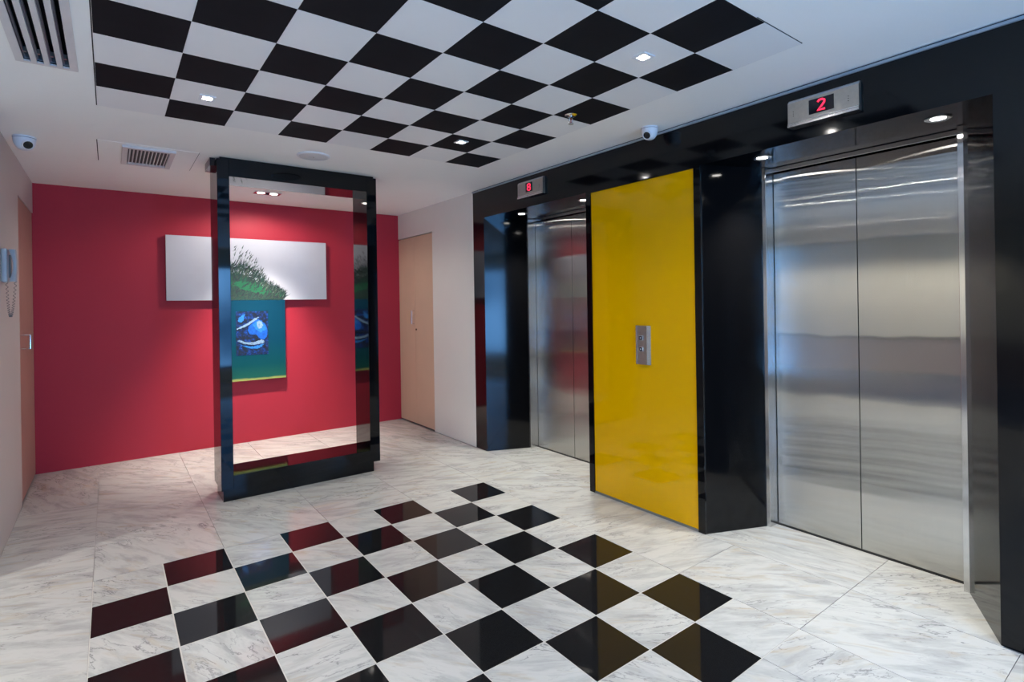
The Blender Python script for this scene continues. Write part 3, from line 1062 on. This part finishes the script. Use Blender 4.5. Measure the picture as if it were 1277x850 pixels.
# security cameras
def dome_camera(x, y, rad, az, label, tilt=48):
    t = thing('security_camera', (x, y, H), label, 'security camera', 'dome security cameras')
    bm = bmesh.new()
    lathe(bm, [(0, -0.0003), (rad, -0.0003), (rad * 1.02, -rad * 0.08), (rad, -rad * 0.16), (0, -rad * 0.16)], (x, y, H), 32)
    obj('mount', bm, PLASTIC, t, smooth=True)
    bm = bmesh.new()
    lathe(bm, [(0, -rad * 0.16), (rad * 0.965, -rad * 0.16), (rad * 0.965, -rad * 0.21), (0, -rad * 0.21)], (x, y, H), 32)
    obj('gasket', bm, mat('gasket_dark', rgb(50, 80, 95), 0.5, var=0.1), t, smooth=True)
    bm = bmesh.new()
    prof = [(rad * 0.98, -rad * 0.21)]
    for i in range(1, 13):
        a = math.radians(90 * i / 12)
        prof.append((rad * 0.98 * math.cos(a) ** 0.75 if i < 12 else 0, -rad * 0.21 - rad * 1.25 * math.sin(a)))
    lathe(bm, prof, (x, y, H), 32)
    obj('shell', bm, PLASTIC, t, smooth=True)
    # eyeball
    d = Vector((math.cos(math.radians(tilt)) * math.cos(az), math.cos(math.radians(tilt)) * math.sin(az), -math.sin(math.radians(tilt))))
    c = Vector((x, y, H - rad * 0.52))
    q = d.to_track_quat('Z', 'Y').to_matrix()
    bm = bmesh.new()
    lathe(bm, [(rad * 0.54, rad * 0.55), (rad * 0.54, rad * 0.95), (rad * 0.48, rad * 1.04), (rad * 0.43, rad * 1.02), (rad * 0.41, rad * 0.92), (0, rad * 0.92)], c, 28, q)
    e_ = obj('lens_ring', bm, PLASTIC, t, smooth=True)
    bm = bmesh.new()
    lathe(bm, [(rad * 0.415, rad * 0.925), (rad * 0.415, rad * 0.99), (rad * 0.2, rad * 1.02), (0, rad * 1.03)], c, 24, q)
    obj('lens', bm, LENS, e_, smooth=True)
    return t


dome_camera(-0.326, 0.985, 0.058, math.radians(-66), 'white dome security camera on the ceiling beside the left wall', 30)
dome_camera(2.800, -1.335, 0.052, math.radians(-165), 'white dome security camera on the ceiling beside the black surround', 36)


# square downlights in the chessboard
def square_light(x, y, e, label, rl=0.016):
    t = thing('ceiling_downlight', (x, y, H), label, 'downlight', 'square downlights in the chessboard ceiling')
    bm = bmesh.new()
    s_, i_ = 0.036, 0.022
    z0, z1 = H - 0.007, H - 0.0022
    for a in ((-s_, s_, -s_, -i_), (-s_, s_, i_, s_), (-s_, -i_, -i_, i_), (i_, s_, -i_, i_)):
        box(bm, x + a[0], x + a[1], y + a[2], y + a[3], z0, z1)
    obj('trim', bm, PLASTIC, t)
    bm = bmesh.new()
    lathe(bm, [(0, -0.0025), (rl, -0.0025), (rl, -0.006), (0, -0.006)], (x, y, H), 20)
    obj('lamp', bm, LAMPS, t)
    spot('downlight_beam', t, (x, y, H - 0.02), e, 130, 0.8, radius=0.03)
    return t


EB = 24
square_light(0.500, -0.365, EB, 'bright square downlight on the white panel nearest the slot diffuser')
square_light(1.985, -1.960, 13, 'square downlight on the white panel right of the ceiling, near the sprinkler')
square_light(1.975, -0.440, 13, 'tiny lit downlight on the black panel above the left elevator side', 0.011)
square_light(0.500, -1.960, EB, 'square downlight in the chessboard above the viewer')


# round downlights in the elevator soffits
def soffit_light(x, y, e, label):
    t = thing('soffit_downlight', (x, y, ZL), label, 'downlight', 'round downlights in the elevator soffits')
    bm = bmesh.new()
    lathe(bm, [(0.029, -0.0003), (0.050, -0.0003), (0.051, -0.003), (0.044, -0.007), (0.029, -0.004)], (x, y, ZL), 32)
    obj('ring', bm, STEELB, t, smooth=True)
    bm = bmesh.new()
    lathe(bm, [(0, -0.0008), (0.0285, -0.0008), (0.0285, -0.0035), (0, -0.0035)], (x, y, ZL), 28)
    obj('lamp', bm, LAMPW, t)
    spot('soffit_beam', t, (x, y, ZL - 0.015), e, 88, 0.9, radius=0.035, col=(1.0, 0.98, 0.90))
    return t


ES = 49
soffit_light(3.075, 0.330, ES, 'round downlight at the left end of the left elevator soffit')
soffit_light(3.095, -0.445, ES, 'round downlight at the right end of the left elevator soffit, near the yellow panel')
soffit_light(3.062, -1.914, ES, 'round downlight at the left end of the right elevator soffit')
soffit_light(3.086, -2.718, ES, 'round downlight at the right end of the right elevator soffit')

# twin accent spotlight
t = thing('accent_spotlight', (1.30, 1.98, H), 'twin recessed spotlight in the ceiling in front of the red wall', 'spotlight')
bm = bmesh.new()
x0, x1, y0, y1 = 1.185, 1.415, 1.920, 2.045
z0, z1 = H - 0.008, H - 0.0003
box(bm, x0, x1, y0, y0 + 0.012, z0, z1)
box(bm, x0, x1, y1 - 0.012, y1, z0, z1)
box(bm, x0, x0 + 0.012, y0 + 0.012, y1 - 0.012, z0, z1)
box(bm, x1 - 0.012, x1, y0 + 0.012, y1 - 0.012, z0, z1)
obj('trim', bm, STEELB, t)
boxo('recess', DARK, t, x0 + 0.012, x1 - 0.012, y0 + 0.012, y1 - 0.012, H - 0.003, H - 0.0003)
for xx in (1.243, 1.357):
    bm = bmesh.new()
    lathe(bm, [(0.034, -0.003), (0.046, -0.003), (0.046, -0.008), (0.034, -0.006)], (xx, 1.982, H), 24)
    rr = obj('reflector', bm, CHROME, t, smooth=True)
    bm = bmesh.new()
    lathe(bm, [(0, -0.0031), (0.033, -0.0031), (0.033, -0.006), (0, -0.006)], (xx, 1.982, H), 24)
    obj('lamp', bm, LAMPW, rr)
    spot('accent_beam', t, (xx, 1.982, H - 0.02), 100, 72, 1.0, target=(xx, 2.24, 0), radius=0.03)
    spot('accent_spill', t, (xx, 1.982, H - 0.02), 9, 165, 0.4, target=(xx, 2.10, 0), radius=0.03)

# lobby panel lights (beside and behind the viewer)
for lx_, ly_, lab in ((-2.1, -0.4, 'lobby ceiling light nearest the left wall'), (-2.1, -2.6, 'lobby ceiling light beside the viewer'), (-2.1, -4.6, 'lobby ceiling light nearest the window wall'), (1.3, -4.6, 'ceiling light behind the viewer'), (-4.5, -0.9, 'lobby ceiling light by the far lobby wall, near the left wall'), (-4.5, -3.2, 'lobby ceiling light by the far lobby wall, near the window wall')):
    t = thing('ceiling_light', (lx_, ly_, H), lab, 'ceiling light', 'lobby ceiling lights')
    bm = bmesh.new()
    s_ = 0.055
    for a in ((-s_, s_, -s_, -s_ + .015), (-s_, s_, s_ - .015, s_), (-s_, -s_ + .015, -s_ + .015, s_ - .015), (s_ - .015, s_, -s_ + .015, s_ - .015)):
        box(bm, lx_ + a[0], lx_ + a[1], ly_ + a[2], ly_ + a[3], H - 0.012, H - 0.0003)
    obj('trim', bm, PLASTIC, t)
    boxo('diffuser', lampmat('lobby_diffuser', (1.0, 0.94, 0.86, 1), 28.0), t, lx_ - 0.04, lx_ + 0.04, ly_ - 0.04, ly_ + 0.04, H - 0.008, H - 0.0005)
    spot('panel_beam', t, (lx_, ly_, H - 0.016), 105, 130, 0.5, col=(1.0, 0.96, 0.9), radius=0.05)
